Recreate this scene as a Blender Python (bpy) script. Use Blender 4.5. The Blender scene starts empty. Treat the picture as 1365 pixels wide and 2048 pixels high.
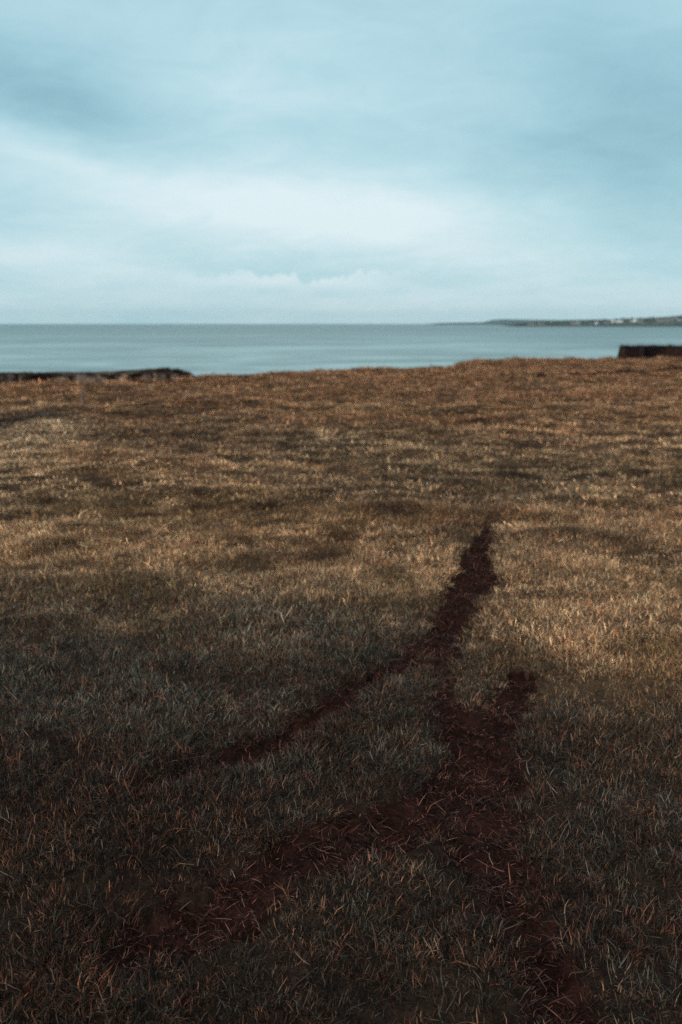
import bpy, math, random
import numpy as np

R = math.radians
rng = np.random.default_rng(7)
random.seed(7)
SC = bpy.context.scene
COL = SC.collection

# ------------------------------------------------------------------ camera
CAM_H = 1.5
FPX = 2048 * 35.0 / 36.0                  # focal length in photo pixels (1365 x 2048)
PITCH = math.atan((1024 - 645.6) / FPX)   # looking slightly down
cam_d = bpy.data.cameras.new("camera")
cam_d.sensor_fit = 'VERTICAL'
cam_d.sensor_height = 36.0
cam_d.lens = 35.0
cam_d.clip_start = 0.05
cam_d.clip_end = 80000
cam_d.dof.use_dof = True
cam_d.dof.focus_distance = 2.7
cam_d.dof.aperture_fstop = 3.5
cam = bpy.data.objects.new("camera", cam_d)
cam.location = (0, 0, CAM_H)
cam.rotation_euler = (R(90) - PITCH, 0, 0)
COL.objects.link(cam)
SC.camera = cam

# ------------------------------------------------------------------ light
SUN_EL, SUN_AZ = R(27), R(-155)             # azimuth clockwise from +Y (view direction)
sun_d = bpy.data.lights.new("sun", 'SUN')
sun_d.energy = 1.5
sun_d.angle = R(14)
sun_d.color = (1.0, 0.93, 0.84)
sun = bpy.data.objects.new("sun", sun_d)
sun.rotation_euler = (R(90) - SUN_EL, 0, R(180) - SUN_AZ)
sun.location = (0, 0, 40)
COL.objects.link(sun)

VS = SC.view_settings
SC.display_settings.display_device = 'sRGB'
VS.view_transform = 'Standard'
VS.look = 'None'
VS.gamma = 1.0
VS.exposure = 0.8
VS.use_curve_mapping = False
SC.cycles.volume_bounces = 0
SC.cycles.max_bounces = 4
SC.cycles.diffuse_bounces = 2
SC.cycles.glossy_bounces = 2
SC.cycles.transmission_bounces = 2
SC.cycles.use_denoising = False


# ------------------------------------------------------------------ node helpers
class NT:
    """Small wrapper that wires shader nodes."""
    def __init__(self, tree):
        self.t = tree

    def n(self, typ, **kw):
        nd = self.t.nodes.new(typ)
        for k, v in kw.items():
            setattr(nd, k, v)
        return nd

    def put(self, sock, v):
        if isinstance(v, bpy.types.NodeSocket):
            self.t.links.new(v, sock)
        elif v is not None:
            sock.default_value = v

    def m(self, op, a, b=None, c=None, clamp=False):
        nd = self.n('ShaderNodeMath', operation=op)
        nd.use_clamp = clamp
        for i, v in enumerate((a, b, c)):
            self.put(nd.inputs[i], v)
        return nd.outputs[0]

    def mix(self, f, a, b, blend='MIX'):
        nd = self.n('ShaderNodeMix', data_type='RGBA', blend_type=blend)
        self.put(nd.inputs[0], f)
        for s, v in ((nd.inputs[6], a), (nd.inputs[7], b)):
            self.put(s, (*v, 1) if isinstance(v, tuple) and len(v) == 3 else v)
        return nd.outputs[2]

    def noise(self, vec, scale, detail=3, rough=0.55, dist=0.0):
        nd = self.n('ShaderNodeTexNoise')
        self.put(nd.inputs['Vector'], vec)
        nd.inputs['Scale'].default_value = scale
        nd.inputs['Detail'].default_value = detail
        nd.inputs['Roughness'].default_value = rough
        nd.inputs['Distortion'].default_value = dist
        return nd.outputs['Fac']

    def comb(self, x, y, z):
        nd = self.n('ShaderNodeCombineXYZ')
        for i, v in enumerate((x, y, z)):
            self.put(nd.inputs[i], v)
        return nd.outputs[0]

    def ramp(self, f, stops):
        nd = self.n('ShaderNodeValToRGB')
        self.put(nd.inputs[0], f)
        el = nd.color_ramp.elements
        while len(el) < len(stops):
            el.new(0.5)
        for e, (p, c) in zip(el, stops):
            e.position = p
            e.color = (*c, 1)
        return nd.outputs[0]

    def sstep(self, v, a, b):
        nd = self.n('ShaderNodeMapRange', interpolation_type='SMOOTHSTEP')
        self.put(nd.inputs[0], v)
        nd.inputs[1].default_value = a
        nd.inputs[2].default_value = b
        return nd.outputs[0]


# ------------------------------------------------------------------ sky
world = bpy.data.worlds.new("World")
SC.world = world
world.use_nodes = True
wt = world.node_tree
wt.nodes.clear()
W = NT(wt)
sky = W.n('ShaderNodeTexSky', sky_type='NISHITA')
sky.sun_disc = False
sky.sun_elevation = SUN_EL
sky.sun_rotation = SUN_AZ
sky.air_density = 1.4
sky.dust_density = 2.0
sky.ozone_density = 2.0
tc = W.n('ShaderNodeTexCoord')
sep = W.n('ShaderNodeSeparateXYZ')
wt.links.new(tc.outputs['Generated'], sep.inputs[0])
sx, sy, sz = sep.outputs
el = W.m('MULTIPLY', W.m('ARCSINE', sz), 180 / math.pi)          # degrees above the horizon
az = W.m('MULTIPLY', W.m('ARCTAN2', sx, sy), 180 / math.pi)      # degrees right of +Y
elw = W.m('ABSOLUTE', el)
# clouds live on a layer: stretch grows towards the horizon
lay = W.m('DIVIDE', 1.0, W.m('ADD', W.m('ABSOLUTE', sz), 0.24))
cv = W.comb(W.m('MULTIPLY', sx, lay), W.m('MULTIPLY', sy, lay), W.m('MULTIPLY', lay, 0.6))
n1 = W.noise(cv, 1.15, 5, 0.56, 0.35)
n2 = W.noise(cv, 4.6, 9, 0.68, 0.8)
n3 = W.noise(W.comb(W.m('MULTIPLY', az, 0.05), W.m('MULTIPLY', elw, 0.28), 3.0), 1.0, 4, 0.55, 0.3)
wob = W.m('MULTIPLY', W.m('SUBTRACT', W.noise(W.comb(W.m('MULTIPLY', az, 0.10), W.m('MULTIPLY', elw, 0.3), 0.0), 1.0, 4, 0.6), 0.5), 3.4)


def bank(c_az, c_el, r_az, r_el, slope, soft=1.0, wv=1.0):
    """soft cloud bank, an ellipse in sky angles tilted by slope (deg el per deg az)"""
    da = W.m('SUBTRACT', az, c_az)
    de = W.m('SUBTRACT', W.m('ADD', elw, W.m('MULTIPLY', wob, wv)), W.m('ADD', c_el, W.m('MULTIPLY', da, slope)))
    q = W.m('ADD', W.m('POWER', W.m('ABSOLUTE', W.m('DIVIDE', da, r_az)), 2.0),
            W.m('POWER', W.m('ABSOLUTE', W.m('DIVIDE', de, r_el)), 2.0))
    return W.m('POWER', 2.718, W.m('MULTIPLY', q, -soft))


B = W.m('ADD', 0.485, W.m('MULTIPLY', W.m('SUBTRACT', n1, 0.5), 0.55))
B = W.m('ADD', B, W.m('MULTIPLY', W.m('SUBTRACT', n2, 0.5), 0.36))
B = W.m('ADD', B, W.m('MULTIPLY', W.m('SUBTRACT', n3, 0.5), 0.18))
for args, amt in (((-2.0, 5.9, 16.0, 2.5, -0.09, 1.0, 0.8), 0.46),      # long bright bank over the sea
                  ((4.0, 5.3, 8.0, 1.6, 0.0, 1.0, 0.6), 0.14),
                  ((-15.5, 8.9, 7.0, 1.3, -0.2, 1.0, 0.8), 0.20),
                  ((-16.0, 3.3, 9.0, 1.1, -0.05, 1.0, 0.5), 0.30),        # low streak on the left
                  ((-2.5, 12.5, 8.0, 3.4, 0.0, 1.0, 1.0), 0.17),          # paler top centre
                  ((-15.0, 11.4, 5.5, 2.1, -0.25, 1.0, 1.0), -0.36),      # blue-grey gap upper left
                  ((17.0, 10.0, 7.5, 6.0, 0.0, 1.0, 0.8), -0.24),         # teal grey on the right
                  ((12.0, 3.5, 9.0, 0.7, 0.0, 1.0, 0.4), 0.12)):
    B = W.m('ADD', B, W.m('MULTIPLY', bank(*args), amt))
# a line of small cumulus tops low over the sea, flat below
pw = W.noise(W.comb(W.m('MULTIPLY', az, 1.0), 0.0, 4.0), 0.62, 3, 0.6)
top = W.m('ADD', 2.02, W.m('MULTIPLY', W.m('MAXIMUM', W.m('SUBTRACT', pw, 0.34), 0.0), 3.4))
puff = W.m('MULTIPLY', W.sstep(W.m('SUBTRACT', top, elw), 0.0, 0.16), W.sstep(elw, 1.6, 2.35))
B = W.m('ADD', B, W.m('MULTIPLY', W.m('MULTIPLY', puff, bank(-1.8, 2.4, 5.2, 2.0, 0.0, 1.0, 0.0)), 0.24))
B = W.m('ADD', B, W.m('MULTIPLY', W.sstep(elw, 3.4, 0.3), 0.34))
clouds = W.ramp(B, [(0.0, (0.215, 0.410, 0.505)), (0.33, (0.335, 0.575, 0.670)),
                    (0.62, (0.480, 0.715, 0.795)), (1.0, (0.760, 0.890, 0.940))])
cl10 = W.n('ShaderNodeVectorMath', operation='SCALE')
wt.links.new(clouds, cl10.inputs[0])
cl10.inputs['Scale'].default_value = 5.74                     # x background strength 0.1
cover = W.sstep(W.m('ADD', B, 0.75), 0.45, 0.95)              # thin cover lets blue through
cover = W.m('MULTIPLY', cover, 0.95)
skyc = W.mix(cover, sky.outputs[0], cl10.outputs[0])
bg = W.n('ShaderNodeBackground')
bg.inputs['Strength'].default_value = 0.1
wt.links.new(skyc, bg.inputs['Color'])
wo = W.n('ShaderNodeOutputWorld')
wt.links.new(bg.outputs[0], wo.inputs['Surface'])


# ------------------------------------------------------------------ numpy helpers
def _hash(ix, iy, seed):
    h = (ix * 374761393 + iy * 668265263 + seed * 1442695041) & 0xFFFFFFFF
    h = ((h ^ (h >> 13)) * 1274126177) & 0xFFFFFFFF
    return ((h ^ (h >> 16)) & 0xFFFF) / 65535.0


def vnoise(x, y, seed=0):
    x = np.asarray(x, float)
    y = np.asarray(y, float)
    fx, fy = np.floor(x), np.floor(y)
    ix, iy = fx.astype(np.int64), fy.astype(np.int64)
    tx, ty = x - fx, y - fy
    tx = tx * tx * (3 - 2 * tx)
    ty = ty * ty * (3 - 2 * ty)
    a = _hash(ix, iy, seed) * (1 - tx) + _hash(ix + 1, iy, seed) * tx
    b = _hash(ix, iy + 1, seed) * (1 - tx) + _hash(ix + 1, iy + 1, seed) * tx
    return a * (1 - ty) + b * ty


def fbm(x, y, scale, octv=4, seed=0, gain=0.5):
    x = np.asarray(x, float) / scale
    y = np.asarray(y, float) / scale
    s, a, t = 0.0, 1.0, 0.0
    for o in range(octv):
        s = s + a * vnoise(x + 17.3 * o, y - 9.1 * o, seed + o)
        t += a
        a *= gain
        x, y = x * 2.03, y * 2.03
    return s / t                                          # 0..1, mean 0.5


def sst(v, a, b):
    t = np.clip((np.asarray(v, float) - a) / (b - a), 0, 1)
    return t * t * (3 - 2 * t)


def px(x, y, z=0.0):
    """photo pixel -> point on the level z"""
    cp, sp = math.cos(PITCH), math.sin(PITCH)
    u, v = (x - 682.5), (1024 - y)
    d = (u, FPX * cp + v * sp, -FPX * sp + v * cp)
    t = (z - CAM_H) / d[2]
    return d[0] * t, d[1] * t


def px_dir(x, y):
    """photo pixel -> (x over distance, height over distance) at forward distance 1"""
    cp, sp = math.cos(PITCH), math.sin(PITCH)
    u, v = (x - 682.5), (1024 - y)
    f = FPX * cp + v * sp
    return u / f, (-FPX * sp + v * cp) / f


def mesh_obj(name, verts, faces, mat=None, parent=None, smooth=False):
    me = bpy.data.meshes.new(name)
    if isinstance(verts, np.ndarray):
        verts = verts.tolist()
    if isinstance(faces, np.ndarray):
        faces = faces.tolist()
    me.from_pydata(verts, [], faces)
    me.update()
    if smooth:
        me.polygons.foreach_set('use_smooth', [True] * len(me.polygons))
    if mat:
        me.materials.append(mat)
    o = bpy.data.objects.new(name, me)
    COL.objects.link(o)
    if parent:
        o.parent = parent
    return o


def tag(o, label=None, cat=None, group=None, kind=None):
    for k, v in (('label', label), ('category', cat), ('group', group), ('kind', kind)):
        if v:
            o[k] = v
    return o


def grid_faces(nr, nc):
    i = np.arange(nr - 1)[:, None] * nc + np.arange(nc - 1)[None, :]
    i = i.ravel()
    return np.stack([i, i + 1, i + nc + 1, i + nc], 1)


def new_mat(name):
    m = bpy.data.materials.new(name)
    m.use_nodes = True
    m.node_tree.nodes.clear()
    return m, NT(m.node_tree)


def finish(N, bsdf):
    o = N.n('ShaderNodeOutputMaterial')
    N.t.links.new(bsdf, o.inputs['Surface'])


def principled(N, color, rough=0.8, spec=0.2, normal=None):
    p = N.n('ShaderNodeBsdfPrincipled')
    N.put(p.inputs['Base Color'], (*color, 1) if isinstance(color, tuple) else color)
    N.put(p.inputs['Roughness'], rough)
    N.put(p.inputs['Specular IOR Level'], spec)
    if normal is not None:
        N.put(p.inputs['Normal'], normal)
    return p.outputs[0]


def bump(N, h, strength=0.5, dist=0.05):
    b = N.n('ShaderNodeBump')
    b.inputs['Strength'].default_value = strength
    b.inputs['Distance'].default_value = dist
    N.put(b.inputs['Height'], h)
    return b.outputs[0]


def pos(N):
    return N.n('ShaderNodeNewGeometry').outputs['Position']


# ------------------------------------------------------------------ tyre ruts, laid out on the ground
RUTS_PX = [
    # centre line (x, y) and thickness across it in the photo, turned into ground points
    [(978, 1045, 10), (968, 1088, 40), (959, 1118, 58), (945, 1165, 74), (915, 1220, 74), (893, 1265, 72), (882, 1312, 78)],
    [(868, 1296, 40), (815, 1324, 32), (725, 1380, 38), (645, 1433, 44), (545, 1492, 46), (445, 1534, 44), (360, 1568, 40), (280, 1600, 26)],
    [(882, 1310, 60), (890, 1390, 50), (912, 1450, 80), (945, 1520, 110)],
    [(1040, 1352, 56), (1028, 1385, 78), (1004, 1430, 96), (972, 1480, 135), (955, 1550, 150), (900, 1600, 110)],
    [(900, 1590, 84), (800, 1650, 84), (700, 1690, 92), (570, 1755, 100), (440, 1825, 104), (330, 1880, 90), (240, 1925, 56)],
    [(955, 1560, 140), (968, 1650, 125), (985, 1720, 120), (1020, 1790, 115), (1070, 1880, 110), (1120, 1990, 105), (1170, 2120, 110)],
]
RUT_DEPTH_AMT = [1.0, 0.95, 0.8, 1.0, 1.0, 0.8]
RUTS = []
for line in RUTS_PX:
    out = []
    for i, (x, y, w) in enumerate(line):
        q0, q1 = line[max(i - 1, 0)], line[min(i + 1, len(line) - 1)]
        tx, ty = q1[0] - q0[0], q1[1] - q0[1]
        L = math.hypot(tx, ty)
        nx_, ny_ = -ty / L * w / 2, tx / L * w / 2
        a, b = px(x - nx_, y - ny_), px(x + nx_, y + ny_)
        g0, g1 = px(*q0[:2]), px(*q1[:2])
        gx_, gy_ = g1[0] - g0[0], g1[1] - g0[1]
        gl = math.hypot(gx_, gy_)
        half = abs((b[0] - a[0]) * gy_ - (b[1] - a[1]) * gx_) / gl / 2      # across the rut on the ground
        out.append((*px(x, y), min(half, 0.19)))
    RUTS.append(out)


def rut_mask(X, Y):
    """(how deep in a rut 0..1, metres along the rut)"""
    X = np.asarray(X, float)
    Y = np.asarray(Y, float)
    best = np.zeros_like(X)
    along = np.zeros_like(X)
    near = (np.abs(X) < 5) & (Y > 0.5) & (Y < 10.5)
    if not near.any():
        return best, along
    x, y = X[near], Y[near]
    jit = (fbm(x, y, 0.16, 3, 41) - 0.5) * 0.05 + (fbm(x, y, 0.04, 2, 43) - 0.5) * 0.11
    patch = fbm(x, y, 0.35, 3, 47)
    b, al = np.zeros_like(x), np.zeros_like(x)
    for line, amt in zip(RUTS, RUT_DEPTH_AMT):
        s0 = 0.0
        for (x0, y0, w0), (x1, y1, w1) in zip(line[:-1], line[1:]):
            dx, dy = x1 - x0, y1 - y0
            L2 = dx * dx + dy * dy
            t = np.clip(((x - x0) * dx + (y - y0) * dy) / L2, 0, 1)
            d = np.hypot(x - x0 - t * dx, y - y0 - t * dy)
            hw = w0 + (w1 - w0) * t
            m = sst(hw * 1.14 + 0.012 - d + jit, -0.045, 0.075) * (amt * (0.68 + 0.60 * sst(patch, 0.35, 0.6)))
            up = m > b
            b = np.where(up, m, b)
            al = np.where(up, s0 + t * math.sqrt(L2), al)
            s0 += math.sqrt(L2)
    best[near] = np.clip(b, 0, 1)
    along[near] = al
    return best, along


# ------------------------------------------------------------------ field ground with its cliff edge
EDGE_PX = [(-2600, 800), (-1200, 790), (-400, 780), (-200, 776), (0, 771), (200, 766), (380, 759), (470, 753), (560, 747), (740, 738.5),
           (860, 736), (917, 735), (924, 728), (945, 723.5), (1000, 722), (1160, 721.5), (1240, 718.5), (1365, 719),
           (1500, 718), (1900, 717), (2600, 716)]
EP = sorted(px(x, y) for x, y in EDGE_PX)
EX = np.array([-120.0] + [p[0] for p in EP] + [90.0])
EY = np.array([10.0] + [p[1] for p in EP] + [52.0])


def y_edge(X):
    X = np.asarray(X, float)
    return np.interp(X, EX, EY) + (fbm(X, X * 0, 1.3, 4, 5, 0.6) - 0.5) * 1.1


def ground_z(X, Y, ruts=True):
    X = np.asarray(X, float)
    Y = np.asarray(Y, float)
    fade = 1 - 0.75 * sst(Y, 14, 30)
    z = (fbm(X, Y, 3.2, 3, 11) - 0.5) * 0.16 * fade
    z = z + (fbm(X, Y, 0.55, 3, 13) - 0.5) * (0.085 + 0.05 * sst(Y, 5, 9))
    # the far right of the field carries a low swell before the edge
    z = z + 0.05 * np.exp(-((X - 8.5) / 3.5) ** 2 - ((Y - 38) / 3.0) ** 2)
    if ruts:
        m, al = rut_mask(X, Y)
        z = z + 0.014 * sst(m, 0.0, 0.12) * (1 - sst(m, 0.12, 0.6)) - 0.058 * m + 0.012 * m * np.sin(al * 2 * math.pi / 0.085)
    return z


def grow(a, b, n, p):
    t = np.linspace(0, 1, n + 1)[1:]
    return a + (b - a) * t ** p


gx = np.arange(-3.0, 3.001, 0.03)
right = grow(3.0, 85, 110, 2.2)
gx = np.concatenate([-right[::-1], gx, right])
gy_near = np.concatenate([-grow(-0.8, 60, 24, 2.4)[::-1], np.arange(0.8, 8.2, 0.03)])
gy_near = gy_near[gy_near < 8.2]
s_far = np.linspace(0, 1, 150)[1:] ** 1.35
Xg = np.repeat(gx[None, :], len(gy_near) + len(s_far), 0)
YE = y_edge(gx)
Yg = np.concatenate([np.repeat(gy_near[:, None], len(gx), 1), 8.17 + (YE[None, :] - 8.17) * s_far[:, None]], 0)
Zg = ground_z(Xg, Yg)
nfield = Yg.shape[0]
SEA_Z = -15.0
# the cliff below the edge: a rounded turf lip, then broken rock down into the sea
cl_rows = []
for k, (dz, dy) in enumerate([(-0.10, 0.16), (-0.35, 0.30), (-0.9, 0.42), (-2.0, 0.75), (-4.0, 1.2), (-7.0, 2.0), (-11.0, 3.0), (-17.0, 5.0)]):
    j = (fbm(gx, gx * 0 + k * 3.1, 2.3, 4, 21) - 0.5) * (0.3 + 0.9 * min(k, 4))
    cl_rows.append((gx, YE + dy + j, Zg[-1] + dz))
Xg = np.concatenate([Xg] + [r[0][None] for r in cl_rows])
Yg = np.concatenate([Yg] + [r[1][None] for r in cl_rows])
Zg = np.concatenate([Zg] + [r[2][None] for r in cl_rows])
nrow, ncol = Xg.shape


WORN = [px(*p) for p in ((-160, 1010), (-40, 925), (40, 880), (105, 850))]      # pale trodden path on the left
WETLINE = [px(*p) for p in ((-120, 862), (0, 848), (60, 838), (95, 829))]


def near_line(X, Y, pts):
    best = np.full(np.shape(X), 1e9)
    for (x0, y0), (x1, y1) in zip(pts[:-1], pts[1:]):
        dx, dy = x1 - x0, y1 - y0
        t = np.clip(((X - x0) * dx + (Y - y0) * dy) / (dx * dx + dy * dy), 0, 1)
        best = np.minimum(best, np.hypot(X - x0 - t * dx, Y - y0 - t * dy))
    return best


def peat_gap(X, Y):
    """1 on closed sward, 0 in the small peaty hollows between tussocks"""
    g_ = sst(fbm(np.asarray(X) * 0.7, np.asarray(Y) * 1.15, 0.42, 4, 95), 0.30, 0.42)
    return np.maximum(g_, 1 - sst(Y, 5, 7))


def zone(X, Y):
    """large-scale character of the sward at a point: (dark green share, redness, paleness)"""
    X = np.asarray(X, float)
    Y = np.asarray(Y, float)
    wob = (fbm(X, Y, 1.6, 4, 61) - 0.5) * 2.2 + (fbm(X, Y, 0.5, 3, 62) - 0.5) * 1.0
    # dark green grass in front, reaching farther on the left
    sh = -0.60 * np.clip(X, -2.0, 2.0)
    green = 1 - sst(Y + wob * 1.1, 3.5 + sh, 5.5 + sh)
    # greener hollows also lie among the dry grass farther off
    green = np.maximum(green, 0.32 * sst(fbm(X, Y * 0.6, 2.1, 4, 67), 0.54, 0.70) * (1 - sst(Y, 16, 28)))
    red = 0.32 + 0.68 * sst(Y, 10, 24) + (fbm(X, Y, 2.6, 4, 63) - 0.5) * 1.1
    pale = fbm(X, Y, 1.3, 4, 65) + 0.08 * np.exp(-((Y - 6.3 + 0.25 * X + wob * 0.3) / 1.0) ** 2)
    pw_, dw_ = near_line(X, Y, WORN), near_line(X, Y, WETLINE)
    pale = pale + 0.75 * np.exp(-(pw_ / 0.6) ** 2)
    red = red * (1 - 0.7 * np.exp(-(pw_ / 0.7) ** 2))
    green = np.maximum(green, 0.95 * np.exp(-(dw_ / 0.6) ** 2))
    return green, np.clip(red, 0, 1), pale


# soil: peat with brown thatch
m_soil, N = new_mat("soil")
P = pos(N)
thatch = N.n('ShaderNodeAttribute', attribute_name='thatch').outputs['Fac']
a = N.noise(P, 1.4, 6, 0.65)
b = N.noise(P, 26, 5, 0.7)
c1 = N.mix(N.sstep(b, 0.35, 0.7), (0.010, 0.006, 0.006), (0.026, 0.014, 0.011))
c2 = N.mix(N.sstep(a, 0.3, 0.7), (0.08, 0.042, 0.026), (0.18, 0.105, 0.062))
c2 = N.mix(N.sstep(b, 0.3, 0.6), N.mix(0.6, c2, (0.03, 0.018, 0.012)), c2)
geo = N.n('ShaderNodeSeparateXYZ')
N.put(geo.inputs[0], P)
rock = N.sstep(N.m('MULTIPLY', geo.outputs[2], -1.0), 0.5, 0.9)
rk = N.mix(N.noise(P, 0.9, 6, 0.7), (0.020, 0.015, 0.014), (0.10, 0.07, 0.055))
col = N.mix(rock, N.mix(thatch, c1, c2), rk)
finish(N, principled(N, col, 0.95, 0.0, bump(N, N.m('ADD', a, b), 0.7, 0.04)))

gv = np.stack([Xg, Yg, Zg], -1).reshape(-1, 3)
ground = mesh_obj("ground", gv, grid_faces(nrow, ncol), m_soil, smooth=True)
tag(ground, "brown grassy cliff-top field running to the cliff edge above the sea", kind='structure')
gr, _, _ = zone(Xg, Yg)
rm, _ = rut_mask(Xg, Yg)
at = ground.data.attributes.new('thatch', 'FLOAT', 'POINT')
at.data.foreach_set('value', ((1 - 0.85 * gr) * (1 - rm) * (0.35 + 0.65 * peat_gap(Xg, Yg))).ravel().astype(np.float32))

# the churned ruts: bare reddish peat, a skin of its own just above the ground
m_peat, N = new_mat("churned_peat")
P = pos(N)
a = N.noise(P, 9, 5, 0.65)
b = N.noise(P, 60, 4, 0.7)
col = N.mix(N.sstep(a, 0.3, 0.7), (0.015, 0.006, 0.005), (0.046, 0.018, 0.014))
col = N.mix(N.m('MULTIPLY', N.sstep(b, 0.55, 0.75), 0.5), col, (0.07, 0.030, 0.024))
finish(N, principled(N, col, 0.9, 0.0, bump(N, N.m('ADD', a, b), 0.9, 0.025)))
fx = np.arange(-3.4, 3.4, 0.025)
fy = np.arange(1.0, 9.6, 0.025)
FXg, FYg = np.meshgrid(fx, fy)
FM, FA = rut_mask(FXg, FYg)
Fz = ground_z(FXg, FYg) - 0.008 + 0.016 * sst(FM, 0.2, 0.55) + (fbm(FXg, FYg, 0.08, 3, 71) - 0.5) * 0.030 * sst(FM, 0.3, 0.8)
ff = grid_faces(len(fy), len(fx))
keep = FM.ravel()[ff].mean(1) > 0.22
ff = ff[keep]
used, inv = np.unique(ff, return_inverse=True)
vv = np.stack([FXg, FYg, Fz], -1).reshape(-1, 3)[used]
track = mesh_obj("tyre_track", vv, inv.reshape(-1, 4), m_peat, smooth=True)
tag(track, "dark forking tyre ruts of churned peat in the grass", kind='structure')

# ------------------------------------------------------------------ grass blades
HIDE = bpy.data.collections.new("tuft_library")         # not linked: only a source for the grass stuff


def blade(rg, base, L, w, az_, lean, curl, segs=4, twist=0.0):
    """arched tapering blade: list of verts, faces"""
    v, f = [], []
    p = np.array(base, float)
    a = lean
    step = L / segs
    h = np.array([math.cos(az_), math.sin(az_), 0])
    s = np.array([-math.sin(az_ + twist), math.cos(az_ + twist), 0])
    for k in range(segs + 1):
        t = k / segs
        ww = w * (1 - t) ** 0.6 * (0.75 + 0.5 * min(1, 3 * t))
        if k < segs:
            v += [tuple(p - s * ww / 2), tuple(p + s * ww / 2)]
        else:
            v.append(tuple(p))
        d = h * math.sin(a) + np.array([0, 0, math.cos(a)])
        p = p + d * step
        p[2] = max(p[2], 0.004)
        a = a + curl / segs * (0.6 + 0.8 * rg.random())
        az_ += twist / segs
        h = np.array([math.cos(az_), math.sin(az_), 0])
    for k in range(segs - 1):
        f.append((2 * k, 2 * k + 1, 2 * k + 3, 2 * k + 2))
    f.append((2 * segs - 2, 2 * segs - 1, 2 * segs))
    return v, f


def tuft(name, n, rad, Lr, wr, lean_r, curl_r, mat, segs=4, seed=0, zmin=-0.01):
    rg = np.random.default_rng(seed)
    V, F, A = [], [], []
    for i in range(n):
        r, th = rad * math.sqrt(rg.random()), rg.random() * 2 * math.pi
        base = (r * math.cos(th), r * math.sin(th), zmin)
        out = th + (rg.random() - 0.5) * 3.2
        v, f = blade(rg, base, rg.uniform(*Lr), rg.uniform(*wr), out, rg.uniform(*lean_r), rg.uniform(*curl_r), segs, rg.uniform(-1.2, 1.2))
        o = len(V)
        V += v
        F += [tuple(o + j for j in q) for q in f]
        A += [rg.random()] * len(v)
    me = bpy.data.meshes.new(name)
    me.from_pydata(V, [], F)
    me.update()
    me.polygons.foreach_set('use_smooth', [True] * len(me.polygons))
    at = me.attributes.new('blade', 'FLOAT', 'POINT')
    at.data.foreach_set('value', np.array(A, np.float32))
    me.materials.append(mat)
    o = bpy.data.objects.new(name, me)
    HIDE.objects.link(o)
    return o


m_grass, N = new_mat("grass_blade")
tint = N.n('ShaderNodeAttribute', attribute_name='tint', attribute_type='INSTANCER').outputs['Color']
br = N.n('ShaderNodeAttribute', attribute_name='blade').outputs['Fac']
val = N.ramp(br, [(0.0, (0.09, 0.085, 0.09)), (0.40, (0.48, 0.48, 0.48)), (0.75, (1.15, 1.12, 1.08)), (1.0, (3.6, 3.4, 3.0))])
col = N.mix(1.0, tint, val, 'MULTIPLY')
col = N.mix(N.m('MULTIPLY', N.sstep(N.m('FRACT', N.m('MULTIPLY', br, 7.31)), 0.82, 0.87), 0.5), col,
            N.mix(1.0, tint, (1.9, 0.92, 0.62), 'MULTIPLY'))
pb = principled(N, col, 0.6, 0.08)
tr = N.n('ShaderNodeBsdfTranslucent')
N.put(tr.inputs['Color'], col)
mx = N.n('ShaderNodeMixShader')
mx.inputs[0].default_value = 0.28
N.t.links.new(pb, mx.inputs[1])
N.t.links.new(tr.outputs[0], mx.inputs[2])
finish(N, mx.outputs[0])

m_heath, N = new_mat("heather")
tint = N.n('ShaderNodeAttribute', attribute_name='tint', attribute_type='INSTANCER').outputs['Color']
br = N.n('ShaderNodeAttribute', attribute_name='blade').outputs['Fac']
col = N.ramp(br, [(0.0, (0.012, 0.009, 0.008)), (0.5, (0.03, 0.02, 0.017)), (0.85, (0.055, 0.030, 0.024)), (1.0, (0.11, 0.07, 0.045))])
finish(N, principled(N, col, 0.8, 0.0))

LIB = []
for i in range(6):      # 0-5 short matted turf, some with longer wisps
    if i < 4:
        LIB.append(tuft(f"tuft_{len(LIB):02d}", 44, 0.065, (0.012, 0.042), (0.0011, 0.0026), (0.2, 1.5), (-0.6, 2.4), m_grass, 4, 100 + i))
    else:
        LIB.append(tuft(f"tuft_{len(LIB):02d}", 24, 0.06, (0.025, 0.075), (0.0012, 0.0030), (0.2, 1.3), (-0.4, 2.0), m_grass, 5, 100 + i))
for i in range(4):      # 6-9 crushed stems lying in the ruts
    LIB.append(tuft(f"tuft_{len(LIB):02d}", 9, 0.06, (0.03, 0.09), (0.002, 0.004), (1.0, 1.5), (-0.2, 0.9), m_grass, 4, 200 + i, 0.004))
for i in range(5):      # 10-14 broader clumps for the middle and far field
    LIB.append(tuft(f"tuft_{len(LIB):02d}", 34, 0.10, (0.03, 0.085), (0.003, 0.007), (0.5, 1.5), (0.0, 1.7), m_grass, 3, 300 + i))
for i in range(3):      # 15-17 a single long bleached stem or two
    LIB.append(tuft(f"tuft_{len(LIB):02d}", 2, 0.02, (0.05, 0.095), (0.002, 0.0034), (0.5, 1.3), (-0.3, 0.9), m_grass, 5, 400 + i))
for i in range(3):      # 18-20 heather sprigs
    LIB.append(tuft(f"tuft_{len(LIB):02d}", 60, 0.16, (0.10, 0.24), (0.012, 0.03), (0.0, 0.9), (-0.3, 0.6), m_heath, 2, 500 + i))


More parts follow.
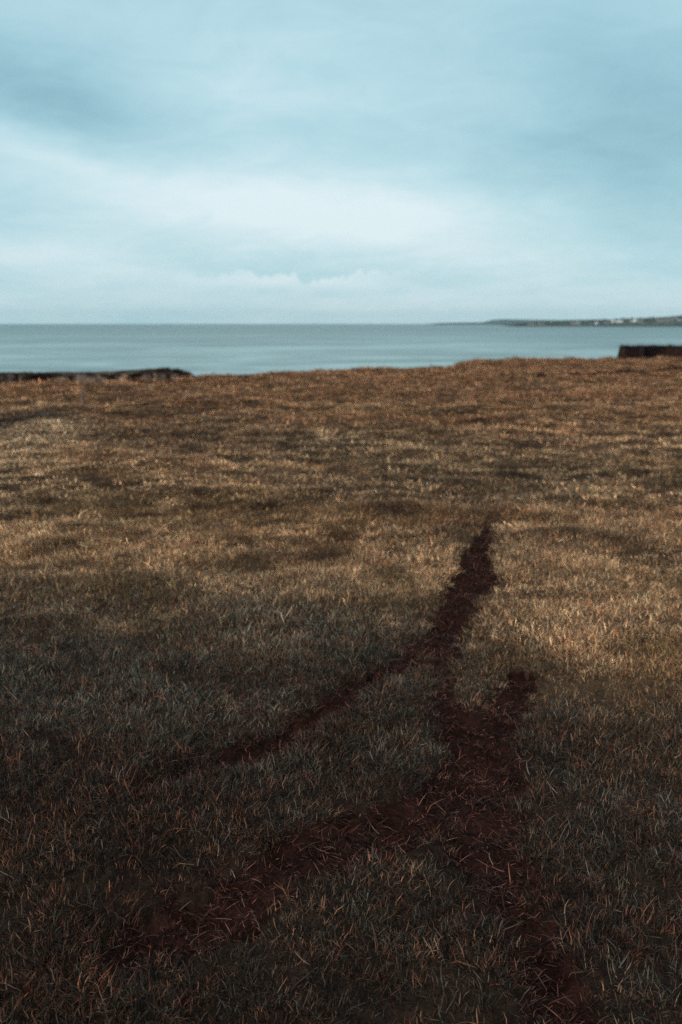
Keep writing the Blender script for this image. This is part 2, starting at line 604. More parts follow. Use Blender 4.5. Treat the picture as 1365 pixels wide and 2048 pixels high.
def scatter_tree():
    g = bpy.data.node_groups.new("scatter_tufts", 'GeometryNodeTree')
    g.interface.new_socket('Geometry', in_out='INPUT', socket_type='NodeSocketGeometry')
    g.interface.new_socket('Geometry', in_out='OUTPUT', socket_type='NodeSocketGeometry')
    n = g.nodes.new
    gi, go = n('NodeGroupInput'), n('NodeGroupOutput')
    ci = n('GeometryNodeCollectionInfo')
    ci.inputs['Collection'].default_value = HIDE
    ci.inputs['Separate Children'].default_value = True
    ci.inputs['Reset Children'].default_value = True
    ip = n('GeometryNodeInstanceOnPoints')
    ip.inputs['Pick Instance'].default_value = True
    L = g.links.new
    L(gi.outputs[0], ip.inputs['Points'])
    L(ci.outputs[0], ip.inputs['Instance'])
    for nm, dt, sock in (('tid', 'INT', 'Instance Index'), ('rot', 'FLOAT_VECTOR', 'Rotation'), ('scl', 'FLOAT_VECTOR', 'Scale')):
        na = n('GeometryNodeInputNamedAttribute')
        na.data_type = dt
        na.inputs['Name'].default_value = nm
        out = [s for s in na.outputs if s.enabled and s.name == 'Attribute'][0]
        L(out, ip.inputs[sock])
    L(ip.outputs[0], go.inputs[0])
    return g


TREE = scatter_tree()


def scatter(name, P, tid, rot, scl, tint, label, cat):
    me = bpy.data.meshes.new(name)
    n = len(P)
    me.vertices.add(n)
    me.vertices.foreach_set('co', P.astype(np.float32).ravel())
    for nm, typ, key, arr in (('tid', 'INT', 'value', tid.astype(np.int32)), ('rot', 'FLOAT_VECTOR', 'vector', rot),
                              ('scl', 'FLOAT_VECTOR', 'vector', scl), ('tint', 'FLOAT_COLOR', 'color', tint)):
        a_ = me.attributes.new(nm, typ, 'POINT')
        a_.data.foreach_set(key, arr.astype(np.int32 if typ == 'INT' else np.float32).ravel())
    o = bpy.data.objects.new(name, me)
    COL.objects.link(o)
    md = o.modifiers.new("scatter", 'NODES')
    md.node_group = TREE
    tag(o, label, cat, None, 'stuff')
    return o


def sample(y0, y1, dens, margin=1.7):
    """random ground points of the field between two distances"""
    xm = 0.37 * y1 + margin
    n = int(dens * 2 * xm * (y1 - y0))
    X = rng.uniform(-xm, xm, n)
    Y = rng.uniform(y0, y1, n)
    ok = (np.abs(X) < 0.37 * Y + margin) & (Y < y_edge(X) - 0.02)
    return X[ok], Y[ok]


STRAW = np.array((0.56, 0.375, 0.225))
RED = np.array((0.42, 0.175, 0.088))
OLIVE = np.array((0.205, 0.145, 0.078))
GREEN = np.array((0.116, 0.112, 0.096))
NEAR_SHADE = np.array((0.024, 0.019, 0.018))  # dark end of the near grass, for painted vignette and mottling
RUST = np.array((0.125, 0.048, 0.030))


def lerp(a, b, t):
    return a + (b - a) * t[:, None]


def sward_colour(X, Y):
    g, red, pale = zone(X, Y)
    n = len(X)
    fine = fbm(X, Y, 0.28, 3, 81)
    dry = lerp(np.repeat(OLIVE[None], n, 0), np.repeat(STRAW[None], n, 0), sst(pale * 1.1 - 0.05 + (fine - 0.5) * 1.2, 0.28, 0.72))
    dry = lerp(dry, np.repeat(RED[None], n, 0), np.clip(red * 0.75 + (rng.random(n) - 0.5) * 0.6, 0, 1) * 0.8)
    vignette_mix = 0.0 + 0.74 * sst(Y + (fbm(X, Y, 1.1, 4, 87) - 0.5) * 1.6, 1.8, 4.3) + (fbm(X, Y, 0.8, 4, 83) - 0.5) * 0.65 + (fine - 0.5) * 0.7  # vignette painted into blade colour, darker towards the camera, plus random mottling
    near_sward = lerp(np.repeat(NEAR_SHADE[None], n, 0), np.repeat(GREEN[None], n, 0), np.clip(vignette_mix, 0, 1))
    near_sward = lerp(near_sward, np.repeat(RUST[None], n, 0), (rng.random(n) < 0.32) * (0.4 + 0.5 * rng.random(n)))
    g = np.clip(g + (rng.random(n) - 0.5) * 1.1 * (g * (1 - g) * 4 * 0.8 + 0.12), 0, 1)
    c = lerp(dry, near_sward, g * 0.96)
    rm_, _ = rut_mask(X, Y)
    c = lerp(c, np.repeat(np.array((0.062, 0.027, 0.021))[None], n, 0), np.clip(rm_ * 1.8, 0, 0.92))
    # small dead or mossy clumps, and the bleached trodden path on the left
    fleck = sst(fbm(X * 0.55, Y * 0.9, 0.17, 3, 89), 0.55, 0.63) * sst(Y, 4.5, 7) * (0.55 + 0.45 * rng.random(n))
    c = lerp(c, np.repeat(np.array((0.050, 0.030, 0.022))[None], n, 0), fleck * 0.92)
    path = np.exp(-(near_line(X, Y, WORN) / 0.5) ** 2) * (0.5 + 0.5 * fbm(X, Y, 0.4, 3, 90))
    c = lerp(c, np.repeat(np.array((0.58, 0.40, 0.26))[None], n, 0), np.clip(path * 1.1, 0, 1))
    c = c * (0.45 + 1.1 * rng.random(n))[:, None]
    return np.concatenate([c, np.ones((n, 1))], 1), g


def place(X, Y, ids, smin, smax, tilt, rut_keep=0.12, clump=True):
    m, _ = rut_mask(X, Y)
    keep = rng.random(len(X)) > np.clip((m - rut_keep) * 3.0, 0, 0.80)
    if clump:
        cl = fbm(X, Y, 0.22, 3, 91)
        gap = peat_gap(X, Y)
        keep &= rng.random(len(X)) < (0.4 + 0.8 * sst(cl, 0.34, 0.54)) * (0.30 + 0.70 * gap)
    X, Y, m = X[keep], Y[keep], m[keep]
    n = len(X)
    cl = fbm(X, Y, 0.5, 3, 93)
    s = rng.uniform(smin, smax, n) * (0.66 + 0.75 * cl) * (1 - 0.62 * np.clip(m * 1.5, 0, 1))
    Pn = np.stack([X, Y, ground_z(X, Y) - 0.003], 1)
    rot = np.stack([rng.normal(0, tilt, n), rng.normal(0, tilt, n), rng.uniform(0, 2 * math.pi, n)], 1)
    scl = np.stack([s, s, s * rng.uniform(0.75, 1.15, n)], 1)
    tid = rng.choice(ids, n)
    return Pn, tid, rot, scl


def cat_all(*parts):
    return [np.concatenate(a_, 0) for a_ in zip(*parts)]


near_p, mid_p, far_p = [], [], []
for (y0, y1, dens, ids, s0, s1) in ((0.8, 4.5, 2000, range(0, 6), 0.6, 1.05), (4.5, 8.0, 1250, range(0, 6), 0.7, 1.15)):
    X, Y = sample(y0, y1, dens)
    r = place(X, Y, list(ids), s0, s1, 0.22)
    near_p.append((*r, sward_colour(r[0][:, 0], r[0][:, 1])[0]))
for (y0, y1, dens, s0, s1) in ((6.5, 12.0, 520, 0.5, 0.92), (12.0, 22.0, 270, 0.7, 1.15), (22.0, 48.0, 125, 0.85, 1.4)):
    X, Y = sample(y0, y1, dens)
    r = place(X, Y, list(range(10, 15)), s0, s1, 0.15)
    far_p.append((*r, sward_colour(r[0][:, 0], r[0][:, 1])[0]))
# taller tufts hanging on along the cliff edge
X = rng.uniform(-13, 18, 2600)
Y = y_edge(X) - np.abs(rng.normal(0, 0.35, len(X))) - 0.02
kp = fbm(X, Y, 0.8, 3, 97) > 0.47
X, Y = X[kp], Y[kp]
r = place(X, Y, list(range(10, 15)), 1.3, 2.2, 0.25, clump=False)
far_p.append((*r, sward_colour(r[0][:, 0], r[0][:, 1])[0]))
allp = cat_all(*near_p, *far_p)
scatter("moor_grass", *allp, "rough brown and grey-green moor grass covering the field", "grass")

# crushed dead stems in the ruts
X, Y = sample(1.0, 9.5, 1700, 0.5)
m, _ = rut_mask(X, Y)
ok = m > 0.3
X, Y = X[ok], Y[ok]
n = len(X)
Pn = np.stack([X, Y, ground_z(X, Y) + 0.010], 1)
rot = np.stack([rng.normal(0, 0.12, n), rng.normal(0, 0.12, n), rng.uniform(0, 6.28, n)], 1)
s = rng.uniform(0.3, 0.75, n)
tint = np.concatenate([np.array((0.062, 0.026, 0.020))[None] * (rng.uniform(0.55, 1.75, n) ** 2)[:, None], np.ones((n, 1))], 1)
scatter("crushed_grass", Pn, rng.integers(6, 10, n), rot, np.stack([s, s, s], 1), tint, "flattened dead stems pressed into the tyre ruts", "grass")

# bleached single stems sprinkled through the foreground
X, Y = sample(0.9, 8.0, 90)
n = len(X)
Pn = np.stack([X, Y, ground_z(X, Y)], 1)
rot = np.stack([rng.normal(0, 0.2, n), rng.normal(0, 0.2, n), rng.uniform(0, 6.28, n)], 1)
s = rng.uniform(0.6, 1.05, n)
tint = np.concatenate([np.array((0.095, 0.062, 0.044))[None] * rng.uniform(0.4, 1.3, n)[:, None], np.ones((n, 1))], 1)
scatter("bleached_stems", Pn, rng.integers(15, 18, n), rot, np.stack([s, s, s], 1), tint, "scattered bleached dead stems standing out of the turf", "grass")

# ------------------------------------------------------------------ rocky headlands beyond the field edge
m_cliff, N = new_mat("cliff_rock")
P = pos(N)
st = N.n('ShaderNodeMapping')
st.inputs['Scale'].default_value = (1.0, 1.0, 0.22)
N.t.links.new(P, st.inputs[0])
a = N.noise(st.outputs[0], 0.55, 6, 0.65)
b = N.noise(st.outputs[0], 3.2, 6, 0.7)
col = N.mix(N.sstep(a, 0.35, 0.65), (0.006, 0.004, 0.005), (0.022, 0.014, 0.013))
oi = N.n('ShaderNodeObjectInfo').outputs['Color']
col = N.mix(N.m('MULTIPLY', N.sstep(b, 0.42, 0.56), N.sstep(a, 0.44, 0.54)), col, oi)
finish(N, principled(N, col, 0.9, 0.0, bump(N, N.m('ADD', a, b), 1.0, 0.3)))


def headland(name, outline, top_fn, label, rows=10, drop_bulge=2.5, seed=0, lit_mottle=(0.2, 0.14, 0.11, 1)):
    """outline: closed list of ground points; top height from top_fn(x, y); sides fall to below the sea"""
    pts = []
    m_ = len(outline)
    for i in range(m_):
        p, q = outline[i], outline[(i + 1) % m_]
        L = math.hypot(q[0] - p[0], q[1] - p[1])
        for k in range(max(1, int(L / 0.45))):
            t = k * 0.45 / L
            pts.append((p[0] + (q[0] - p[0]) * t, p[1] + (q[1] - p[1]) * t))
    pts = np.array(pts)
    for _ in range(1):
        pts = (np.roll(pts, 1, 0) + 2 * pts + np.roll(pts, -1, 0)) / 4
    c = pts.mean(0)
    n_ = len(pts)
    tang = np.roll(pts, -1, 0) - np.roll(pts, 1, 0)
    nor = np.stack([tang[:, 1], -tang[:, 0]], 1)
    nor /= np.linalg.norm(nor, axis=1)[:, None] + 1e-9
    area = 0.5 * np.sum(pts[:, 0] * np.roll(pts[:, 1], -1) - np.roll(pts[:, 0], -1) * pts[:, 1])
    if area < 0:
        nor = -nor
    V, F = [], []
    rings = []
    ztop = np.array([top_fn(x, y) for x, y in pts])
    arc = np.arange(n_) * 0.45
    for k in range(rows + 1):
        t = k / rows
        z = ztop + (SEA_Z - 2.5 - ztop) * t ** 1.5
        off = drop_bulge * t * t + (fbm(arc, arc * 0 + k * 1.7, 2.0, 4, seed) - 0.5) * (0.2 + 2.0 * min(t * t * 4, 1)) if k else np.zeros(n_)
        if k == 1:
            off = off + 0.05
        xy = pts + nor * off[:, None]
        rings.append(np.concatenate([xy, z[:, None]], 1))
    # inner rings for the top
    tops = []
    for s_ in (0.93, 0.8, 0.6, 0.35, 0.12):
        xy = c + (pts - c) * s_
        z = np.array([top_fn(x, y) for x, y in xy]) + 0.05 + (fbm(xy[:, 0], xy[:, 1], 1.2, 3, seed + 5) - 0.5) * 0.14
        tops.append(np.concatenate([xy, z[:, None]], 1))
    allr = tops[::-1] + rings
    V = np.concatenate(allr)
    nr = len(allr)
    i = np.arange(n_)
    for r_ in range(nr - 1):
        a_, b_ = r_ * n_ + i, r_ * n_ + (i + 1) % n_
        F.append(np.stack([a_, a_ + n_, b_ + n_, b_], 1))
    F = np.concatenate(F)
    o = mesh_obj(name, V, F.tolist() + [list(range(n_))], m_cliff, smooth=True)
    o.color = lit_mottle  # lit parts of the left rock painted as pale patches; right reddish mottle
    tag(o, label, kind='structure')
    return pts, c


def at_dist(x, y, d):
    """point seen at photo pixel (x, y) when it stands d metres ahead"""
    a_, h_ = px_dir(x, y)
    return a_ * d, d, CAM_H + h_ * d


# left: a low dark arm of the cliff running across, hump at its right end
DL = 41.0
prof_px = [(-900, 750), (-300, 749.5), (0, 750), (150, 749.5), (262, 750), (295, 744), (325, 741), (350, 742), (374, 749), (388, 760), (410, 775)]
prof = [at_dist(x, y, DL) for x, y in prof_px]
PXs, PZs = np.array([p[0] for p in prof]), np.array([p[2] for p in prof])


def left_top(x, y):
    return float(np.interp(x * DL / max(y, 1), PXs, PZs)) * 1.0 - 0.12 * max(0, y - DL - 1.0) ** 1.2 * 0.6 - 0.005


outl = [(-46, DL + 1.5), (-30, DL), (-14.5, DL - 0.3), (-9, DL), (-7.4, DL), (-6.2, DL + 0.4), (-5.9, DL + 2.2), (-7.5, DL + 4.5), (-14, DL + 6), (-30, DL + 7), (-46, DL + 8)]
lp, lc = headland("headland", outl, left_top, "low dark rocky arm of the cliff beyond the left field edge", seed=31)

# right: a flat-topped dark block of cliff with a sheer end
DR = 62.0
right_z = at_dist(1300, 695.5, DR)[2]


def right_top(x, y):
    return right_z + 0.5 * (float(fbm(np.array([x]), np.array([y]), 3.0, 4, 57)[0]) - 0.5) - 0.10 * sst(0.4 - (x - at_dist(1237, 700, DR)[0]), 0, 0.4) + 0.03 * (x - 17)* 0.15 - 0.015 * max(0, y - DR)


xr = at_dist(1237, 700, DR)[0]
outr = [(xr, DR), (xr + 6, DR - 0.4), (xr + 16, DR + 0.3), (xr + 34, DR - 1), (xr + 60, DR - 6), (xr + 60, DR + 12), (xr + 30, DR + 9), (xr + 10, DR + 6.5), (xr + 3.0, DR + 6.5), (xr + 1.4, DR + 3.5), (xr + 0.3, DR + 0.8)]
rp, rc = headland("headland", outr, right_top, "flat-topped dark cliff block with a sheer end on the right", seed=37, drop_bulge=1.2, lit_mottle=(0.045, 0.022, 0.016, 1))

# heather and turf fringing both headlands
hp = []
for fn, xs, y0, y1, n, scale in ((left_top, (-30, -6.1), DL - 0.2, DL + 4.0, 1900, (0.55, 1.0)), (right_top, (xr + 0.3, xr + 34), DR + 0.05, DR + 6.0, 1500, (0.8, 1.7))):
    X = rng.uniform(*xs, n)
    Y = rng.uniform(y0, y1, n)
    X = X * (Y / y0) ** (1.3 if fn is right_top else 0.0)
    Z = np.array([fn(x, y) for x, y in zip(X, Y)]) - 0.04
    s = rng.uniform(*scale, n)
    rot = np.stack([rng.normal(0, 0.15, n), rng.normal(0, 0.15, n), rng.uniform(0, 6.28, n)], 1)
    heath = (rng.random(n) < (0.85 if fn is left_top else 0.12))
    tid = np.where(heath, rng.integers(18, 21, n), rng.integers(10, 15, n))
    s = s * np.where(heath, 1.0, 1.1)
    tint = np.concatenate([np.array((0.26, 0.125, 0.07))[None] * rng.uniform(0.6, 1.3, n)[:, None], np.ones((n, 1))], 1)
    hp.append((np.stack([X, Y, Z], 1), tid, rot, np.stack([s, s, s * 0.8], 1), tint))
scatter("heather", *cat_all(*hp), "dark heather and dead grass capping the headlands", "heather")

# ------------------------------------------------------------------ heather tussocks standing in the far grass
m_tus, N = new_mat("tussock")
br = N.n('ShaderNodeAttribute', attribute_name='blade').outputs['Fac']
col = N.ramp(br, [(0.0, (0.014, 0.009, 0.008)), (0.6, (0.040, 0.020, 0.015)), (1.0, (0.11, 0.05, 0.03))])
finish(N, principled(N, col, 0.85, 0.1))
tus = [  # pixel x, base y, width m, height m, label
    (1007, 753, 0.42, 0.16, "small dark heather tussock, leftmost near the far right edge"),
    (1081, 753, 0.40, 0.22, "small upright dark heather tussock, second from the left near the edge"),
    (1150, 750, 0.70, 0.12, "low flat heather tussock left of the long dark heather strip"),
    (1205, 749, 0.95, 0.17, "wide heather tussock starting the long dark strip"),
    (1250, 747, 1.00, 0.20, "tall heather tussock in the middle of the dark strip"),
    (1283, 747, 0.60, 0.16, "heather tussock ending the dark strip on its right"),
    (1325, 744, 0.60, 0.12, "low heather tussock under the dark cliff block"),
    (1348, 741, 0.75, 0.22, "rounded heather tussock nearest the right picture edge"),
]
for (x, y, w, h, lab) in tus:
    bx, by = px(x, y)
    rg = np.random.default_rng(int(x))
    V, F, A = [], [], []
    for i in range(int(190 * w) + 60):
        u, th = math.sqrt(rg.random()), rg.random() * 6.283
        r_ = u * w / 2
        hz = h * (1 - u ** 2.2) * rg.uniform(0.5, 1.0)
        v, f = blade(rg, (r_ * math.cos(th), r_ * 0.7 * math.sin(th), -0.02), hz + 0.06, rg.uniform(0.012, 0.03), th + rg.normal(0, 0.7), 0.15 + 0.7 * u, rg.uniform(-0.2, 0.7), 3)
        o_ = len(V)
        V += v
        F += [tuple(o_ + j for j in q) for q in f]
        A += [rg.random()] * len(v)
    o = mesh_obj("heather_tussock", V, F, m_tus)
    at = o.data.attributes.new('blade', 'FLOAT', 'POINT')
    at.data.foreach_set('value', np.array(A, np.float32))
    o.location = (bx, by, float(ground_z(np.array([bx]), np.array([by]))[0]))
    tag(o, lab, "heather", "heather tussocks near the right cliff edge")

# ------------------------------------------------------------------ marker stake
m_wood, N = new_mat("weathered_wood")
st = N.n('ShaderNodeMapping')
st.inputs['Scale'].default_value = (60, 60, 6)
N.t.links.new(N.n('ShaderNodeTexCoord').outputs['Object'], st.inputs[0])
a = N.noise(st.outputs[0], 1.0, 4, 0.6)
finish(N, principled(N, N.mix(a, (0.12, 0.075, 0.06), (0.24, 0.17, 0.15)), 0.9, 0.1))
bx, by = px(165, 814)
V, F = [], []
hs, ws = [-0.12, 0.02, 0.2, 0.36, 0.395], [0.014, 0.015, 0.0145, 0.014, 0.009]
for k, (h_, w_) in enumerate(zip(hs, ws)):
    for q in range(8):
        an = q * math.pi / 4
        V.append((w_ * math.cos(an) + 0.012 * h_, w_ * math.sin(an), h_))
for k in range(4):
    for q in range(8):
        F.append((k * 8 + q, k * 8 + (q + 1) % 8, (k + 1) * 8 + (q + 1) % 8, (k + 1) * 8 + q))
F.append(tuple(range(32, 40)))
o = mesh_obj("marker_stake", V, F, m_wood)
o.location = (bx, by, float(ground_z(np.array([bx]), np.array([by]))[0]))
tag(o, "thin weathered wooden stake standing in the grass at the far left", "stake")

# ------------------------------------------------------------------ sea
m_sea, N = new_mat("sea_water")
P = pos(N)
geo = N.n('ShaderNodeSeparateXYZ')
N.put(geo.inputs[0], P)
# wind lanes: long streaks lying along x
ly = N.m('LOGARITHM', N.m('MAXIMUM', geo.outputs[1], 50.0), 2.718)
lane = N.sstep(N.noise(N.comb(N.m('MULTIPLY', N.m('DIVIDE', geo.outputs[0], N.m('MAXIMUM', geo.outputs[1], 50.0)), 5.0), N.m('MULTIPLY', ly, 6.5), 0.0), 1.0, 7, 0.68, 0.5), 0.30, 0.70)
lane = N.m('MULTIPLY', lane, N.sstep(ly, 8.6, 6.2), None, True)
lane = N.m('ADD', N.m('MULTIPLY', lane, 0.75), N.m('MULTIPLY', N.sstep(ly, 8.8, 5.8), 0.25))
sw = N.n('ShaderNodeMapping')
sw.inputs['Scale'].default_value = (0.35, 1.0, 1.0)
N.t.links.new(P, sw.inputs[0])
w1 = N.noise(sw.outputs[0], 0.10, 4, 0.6)
w2 = N.noise(sw.outputs[0], 0.6, 3, 0.6)
hgt = N.m('ADD', N.m('MULTIPLY', w1, 1.0), N.m('MULTIPLY', w2, 0.3))
rough = N.m('ADD', 0.30, N.m('MULTIPLY', lane, 0.25))
col = N.mix(lane, (0.080, 0.120, 0.112), (0.43, 0.52, 0.51))
p = N.n('ShaderNodeBsdfPrincipled')
N.put(p.inputs['Base Color'], col)
N.put(p.inputs['Roughness'], rough)
p.inputs['IOR'].default_value = 1.33
p.inputs['Specular IOR Level'].default_value = 0.5
N.put(p.inputs['Normal'], bump(N, hgt, 0.55, 3.0))
finish(N, p.outputs[0])
rad = np.concatenate([[0.0], np.geomspace(20, 17000, 46)])
na = 96
V, F = [(0, 0, SEA_Z)], []
for r_ in rad[1:]:
    for q in range(na):
        an = 2 * math.pi * q / na
        V.append((r_ * math.cos(an), r_ * math.sin(an), SEA_Z))
for q in range(na):
    F.append((0, 1 + q, 1 + (q + 1) % na))
for k in range(len(rad) - 2):
    for q in range(na):
        F.append((1 + k * na + q, 1 + (k + 1) * na + q, 1 + (k + 1) * na + (q + 1) % na, 1 + k * na + (q + 1) % na))
tag(mesh_obj("sea", V, F, m_sea, smooth=True), "calm grey-teal sea reaching the horizon", kind='structure')

# ------------------------------------------------------------------ far coast
m_coast, N = new_mat("coast_land")
P = pos(N)
vo = N.n('ShaderNodeTexVoronoi')
N.put(vo.inputs['Vector'], P)
vo.inputs['Scale'].default_value = 0.006
a = N.noise(P, 0.004, 5, 0.6)
b = N.noise(P, 0.02, 5, 0.65)
bw = N.n('ShaderNodeSeparateColor')
N.t.links.new(vo.outputs['Color'], bw.inputs[0])
fld = N.mix(bw.outputs[0], (0.030, 0.034, 0.024), (0.105, 0.095, 0.065))
col = N.mix(N.sstep(b, 0.45, 0.6), fld, (0.025, 0.028, 0.02))
geo = N.n('ShaderNodeSeparateXYZ')
N.put(geo.inputs[0], P)
low = N.sstep(geo.outputs[2], SEA_Z + 9, SEA_Z + 4)
col = N.mix(low, col, N.mix(a, (0.02, 0.015, 0.013), (0.08, 0.06, 0.05)))
finish(N, principled(N, col, 0.95, 0.1))


def coast(name, skyline, d0, d1, label, base_z=SEA_Z - 3, seed=0, amp=0.1, shore=0.16):
    """land whose skyline runs through photo pixels when it stands between d0 and d1 metres away"""
    sx_ = np.array([s[0] for s in skyline], float)
    sy_ = np.array([s[1] for s in skyline], float)
    nx, ny = 160, 22
    xs = np.linspace(sx_[0], sx_[-1], nx)
    ys = np.interp(xs, sx_, sy_)
    V = np.zeros((ny, nx, 3))
    for j in range(ny):
        t = j / (ny - 1)
        d = d0 + (d1 - d0) * t
        for i_ in range(nx):
            a_, h_ = px_dir(xs[i_], ys[i_])
            ztop = CAM_H + h_ * d1
            zr = base_z + (max(ztop, SEA_Z) - base_z)
            prof = min(1.0, 0.30 * (1 - math.exp(-t / 0.02)) + 0.70 * t ** 0.8) if t > 0 else 0.0
            z = base_z + (zr - base_z) * prof
            V[j, i_] = (a_ * d, d, z)
    Xc, Yc = V[..., 0], V[..., 1]
    hgt_ = np.clip(V[..., 2] - SEA_Z, 0, None)
    V[..., 2] += (fbm(Xc, Yc, 420, 4, seed) - 0.5) * hgt_ * amp
    V[..., 1] += (fbm(Xc, Yc * 0, 300, 3, seed + 3) - 0.5) * (d1 - d0) * shore * (1 - np.linspace(0, 1, ny))[:, None]
    back = V[-1].copy()
    back[:, 1] += (d1 - d0) * 0.6
    back[:, 2] = base_z
    V = np.concatenate([V, back[None]])
    o = mesh_obj(name, V.reshape(-1, 3), grid_faces(ny + 1, nx), m_coast, smooth=True)
    tag(o, label, kind='structure')
    return V


C1 = coast("coast_hill", [(1000, 655), (1012, 651.5), (1030, 648.5), (1070, 645), (1140, 643), (1200, 640.5), (1250, 637.5), (1300, 635.5),
                          (1330, 634), (1365, 630.5), (1450, 624), (1600, 618), (1900, 610), (2300, 615)],
           4300, 6000, "low far coast with a small town on the right", seed=51)
C2 = coast("headland", [(846, 649), (862, 647.4), (880, 645.8), (930, 645.0), (985, 644.6), (1020, 644), (1090, 643), (1200, 641)], 9000, 10500,
           "thin dark point of land on the horizon", seed=53)
C3 = coast("hill", [(930, 648), (960, 646), (985, 639.5), (1005, 638), (1050, 639), (1110, 640), (1200, 639), (1300, 640)], 13500, 15000,
           "pale blue hill on the horizon behind the far coast", seed=55)


def coast_z(V, x, y):
    d = (V[:-1, :, 0] - x) ** 2 + (V[:-1, :, 1] - y) ** 2
    j, i_ = np.unravel_index(np.argmin(d), d.shape)
    return V[j, i_, 2]


def plain(name, c, rough=0.8):
    m_, N_ = new_mat(name)
    n_ = N_.noise(pos(N_), 0.8, 3)
    finish(N_, principled(N_, N_.mix(n_, tuple(v * 0.85 for v in c), tuple(min(v * 1.1, 0.9) for v in c)), rough, 0.2))
    return m_


m_white = plain("white_render", (0.72, 0.70, 0.68))
m_grey = plain("grey_render", (0.40, 0.38, 0.36))
m_stone = plain("stone_wall", (0.24, 0.20, 0.17))
m_slate = plain("slate_roof", (0.07, 0.065, 0.07))
m_tile = plain("tile_roof", (0.15, 0.07, 0.05))


def house_meshes(L, Wd, H, RH, wm, rm_):
    l, w = L / 2, Wd / 2
    wv = [(-l, -w, -3), (l, -w, -3), (l, w, -3), (-l, w, -3), (-l, -w, H), (l, -w, H), (l, w, H), (-l, w, H), (-l, 0, H + RH), (l, 0, H + RH)]
    wf = [(0, 1, 5, 4), (2, 3, 7, 6), (1, 2, 6, 9, 5), (3, 0, 4, 8, 7)]
    e = 0.4
    rv = [(-l - e, -w - e, H - 0.1), (l + e, -w - e, H - 0.1), (l + e, w + e, H - 0.1), (-l - e, w + e, H - 0.1), (-l - e, 0, H + RH + 0.35), (l + e, 0, H + RH + 0.35),
          (-l - e, 0, H + RH + 0.02), (l + e, 0, H + RH + 0.02)]
    rf = [(0, 1, 5, 4), (2, 3, 4, 5), (1, 0, 6, 7), (3, 2, 7, 6), (0, 4, 6), (4, 3, 6), (1, 7, 5), (5, 7, 2)]
    out = []
    for nm, v_, f_, m_ in (("wall", wv, wf, wm), ("roof", rv, rf, rm_)):
        me = bpy.data.meshes.new(nm)
        me.from_pydata(v_, [], f_)
        me.update()
        me.materials.append(m_)
        out.append(me)
    return out


KINDS = [house_meshes(13, 8, 6, 3.2, m_white, m_slate), house_meshes(18, 8, 6, 3.2, m_grey, m_slate), house_meshes(24, 9, 6.5, 3.2, m_stone, m_slate),
         house_meshes(12, 8, 5, 3.4, m_white, m_tile)]


def put_house(meshes, pxx, d, name, label, group=None, rz=0.0, sc=1.0):
    a_, _ = px_dir(pxx, 650)
    x, y = a_ * d, d
    e = bpy.data.objects.new(name, None)
    e.location = (x, y, coast_z(C1, x, y))
    e.rotation_euler[2] = rz
    e.scale = (sc, sc, sc)
    COL.objects.link(e)
    tag(e, label, "house" if name == "house" else "building", group)
    for me in meshes:
        o_ = bpy.data.objects.new(me.name.split('.')[0], me)
        COL.objects.link(o_)
        o_.parent = e
    return e


hr = np.random.default_rng(77)
put_house(house_meshes(52, 12, 9.5, 4, m_white, m_slate), 1234, 4680, "building", "long white building, the largest on the far coast", None, 0.05)
put_house(house_meshes(16, 11, 11, 4, m_white, m_slate), 1269, 4690, "building", "square white building right of the long white one on the far coast", None, -0.1)
names = ["pale cottage near the tip of the far coast", "small house among fields on the far coast left of the white buildings",
         "small house on the far coast right of the white buildings"]
for k in range(46):
    u = hr.random()
    xp = 1050 + (1430 - 1050) * u
    if abs(xp - 1234) < 18 or abs(xp - 1269) < 10:
        xp += 34
    d = 4560 + 620 * hr.random() ** 1.5
    kd = KINDS[int(hr.choice([0, 1, 2, 3], p=[0.06, 0.28, 0.58, 0.08]))]
    gi = 0 if xp < 1110 else (1 if xp < 1225 else 2)
    put_house(kd, xp, d, "house", names[gi], "small houses of the far coastal town", hr.normal(0, 0.5), hr.uniform(0.85, 1.2))

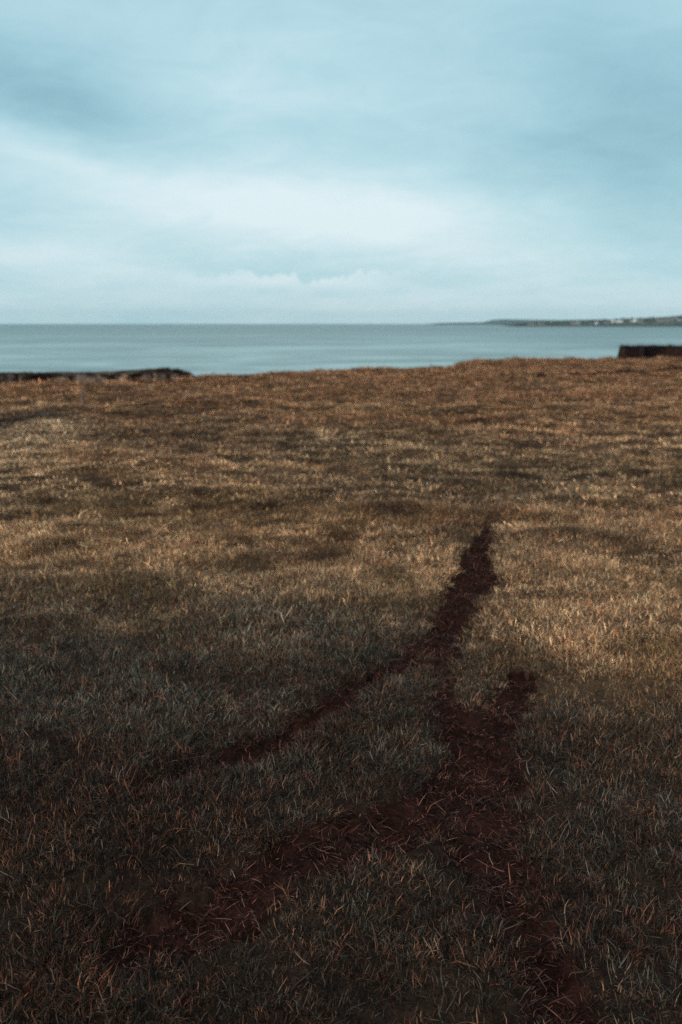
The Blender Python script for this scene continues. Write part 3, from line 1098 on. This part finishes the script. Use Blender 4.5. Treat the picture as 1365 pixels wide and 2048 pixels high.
# dark copses between the houses: one far mass
V, F = [], []
rg = np.random.default_rng(88)
for k in range(420):
    xp = rg.uniform(1035, 1440)
    d = rg.uniform(4620, 5700)
    a_, _ = px_dir(xp, 650)
    x, y = a_ * d, d
    if fbm(np.array([x]), np.array([y]), 260, 3, 99)[0] < 0.46:
        continue
    z = coast_z(C1, x, y)
    r_, h_ = rg.uniform(5, 11), rg.uniform(5, 10)
    o_ = len(V)
    for j, (zz, rr) in enumerate(((-2, 0.7), (h_ * 0.35, 1.0), (h_ * 0.75, 0.75), (h_, 0.25))):
        for q in range(7):
            an = q * 2 * math.pi / 7 + j * 0.3
            rj = r_ * rr * rg.uniform(0.75, 1.2)
            V.append((x + rj * math.cos(an), y + rj * math.sin(an), z + zz + rg.uniform(-0.6, 0.6)))
    for j in range(3):
        for q in range(7):
            F.append((o_ + j * 7 + q, o_ + j * 7 + (q + 1) % 7, o_ + (j + 1) * 7 + (q + 1) % 7, o_ + (j + 1) * 7 + q))
    F.append(tuple(o_ + 21 + q for q in range(7)))
m_wd = plain("far_foliage", (0.028, 0.034, 0.022))
tag(mesh_obj("woodland", V, F, m_wd), "dark far woodland between the houses on the coast", "woodland", None, 'stuff')

# ------------------------------------------------------------------ haze over the sea
HB, HT, HR_ = SEA_Z - 5.0, 190.0, 19000.0
V = [(sx_, sy_, sz_) for sz_ in (HB, HT) for sx_, sy_ in ((-HR_, -HR_), (HR_, -HR_), (HR_, HR_), (-HR_, HR_))]
F = [(0, 3, 2, 1), (4, 5, 6, 7), (0, 1, 5, 4), (1, 2, 6, 5), (2, 3, 7, 6), (3, 0, 4, 7)]
m_haze, N = new_mat("haze")
pv = N.n('ShaderNodeVolumePrincipled')
pv.inputs['Color'].default_value = (0.76, 0.97, 1.0, 1)
pv.inputs['Density'].default_value = 3.4e-5
pv.inputs['Anisotropy'].default_value = 0.2
oo = N.n('ShaderNodeOutputMaterial')
N.t.links.new(pv.outputs[0], oo.inputs['Volume'])
tag(mesh_obj("haze", V, F, m_haze), "thin pale haze over the sea", "haze", None, 'stuff')
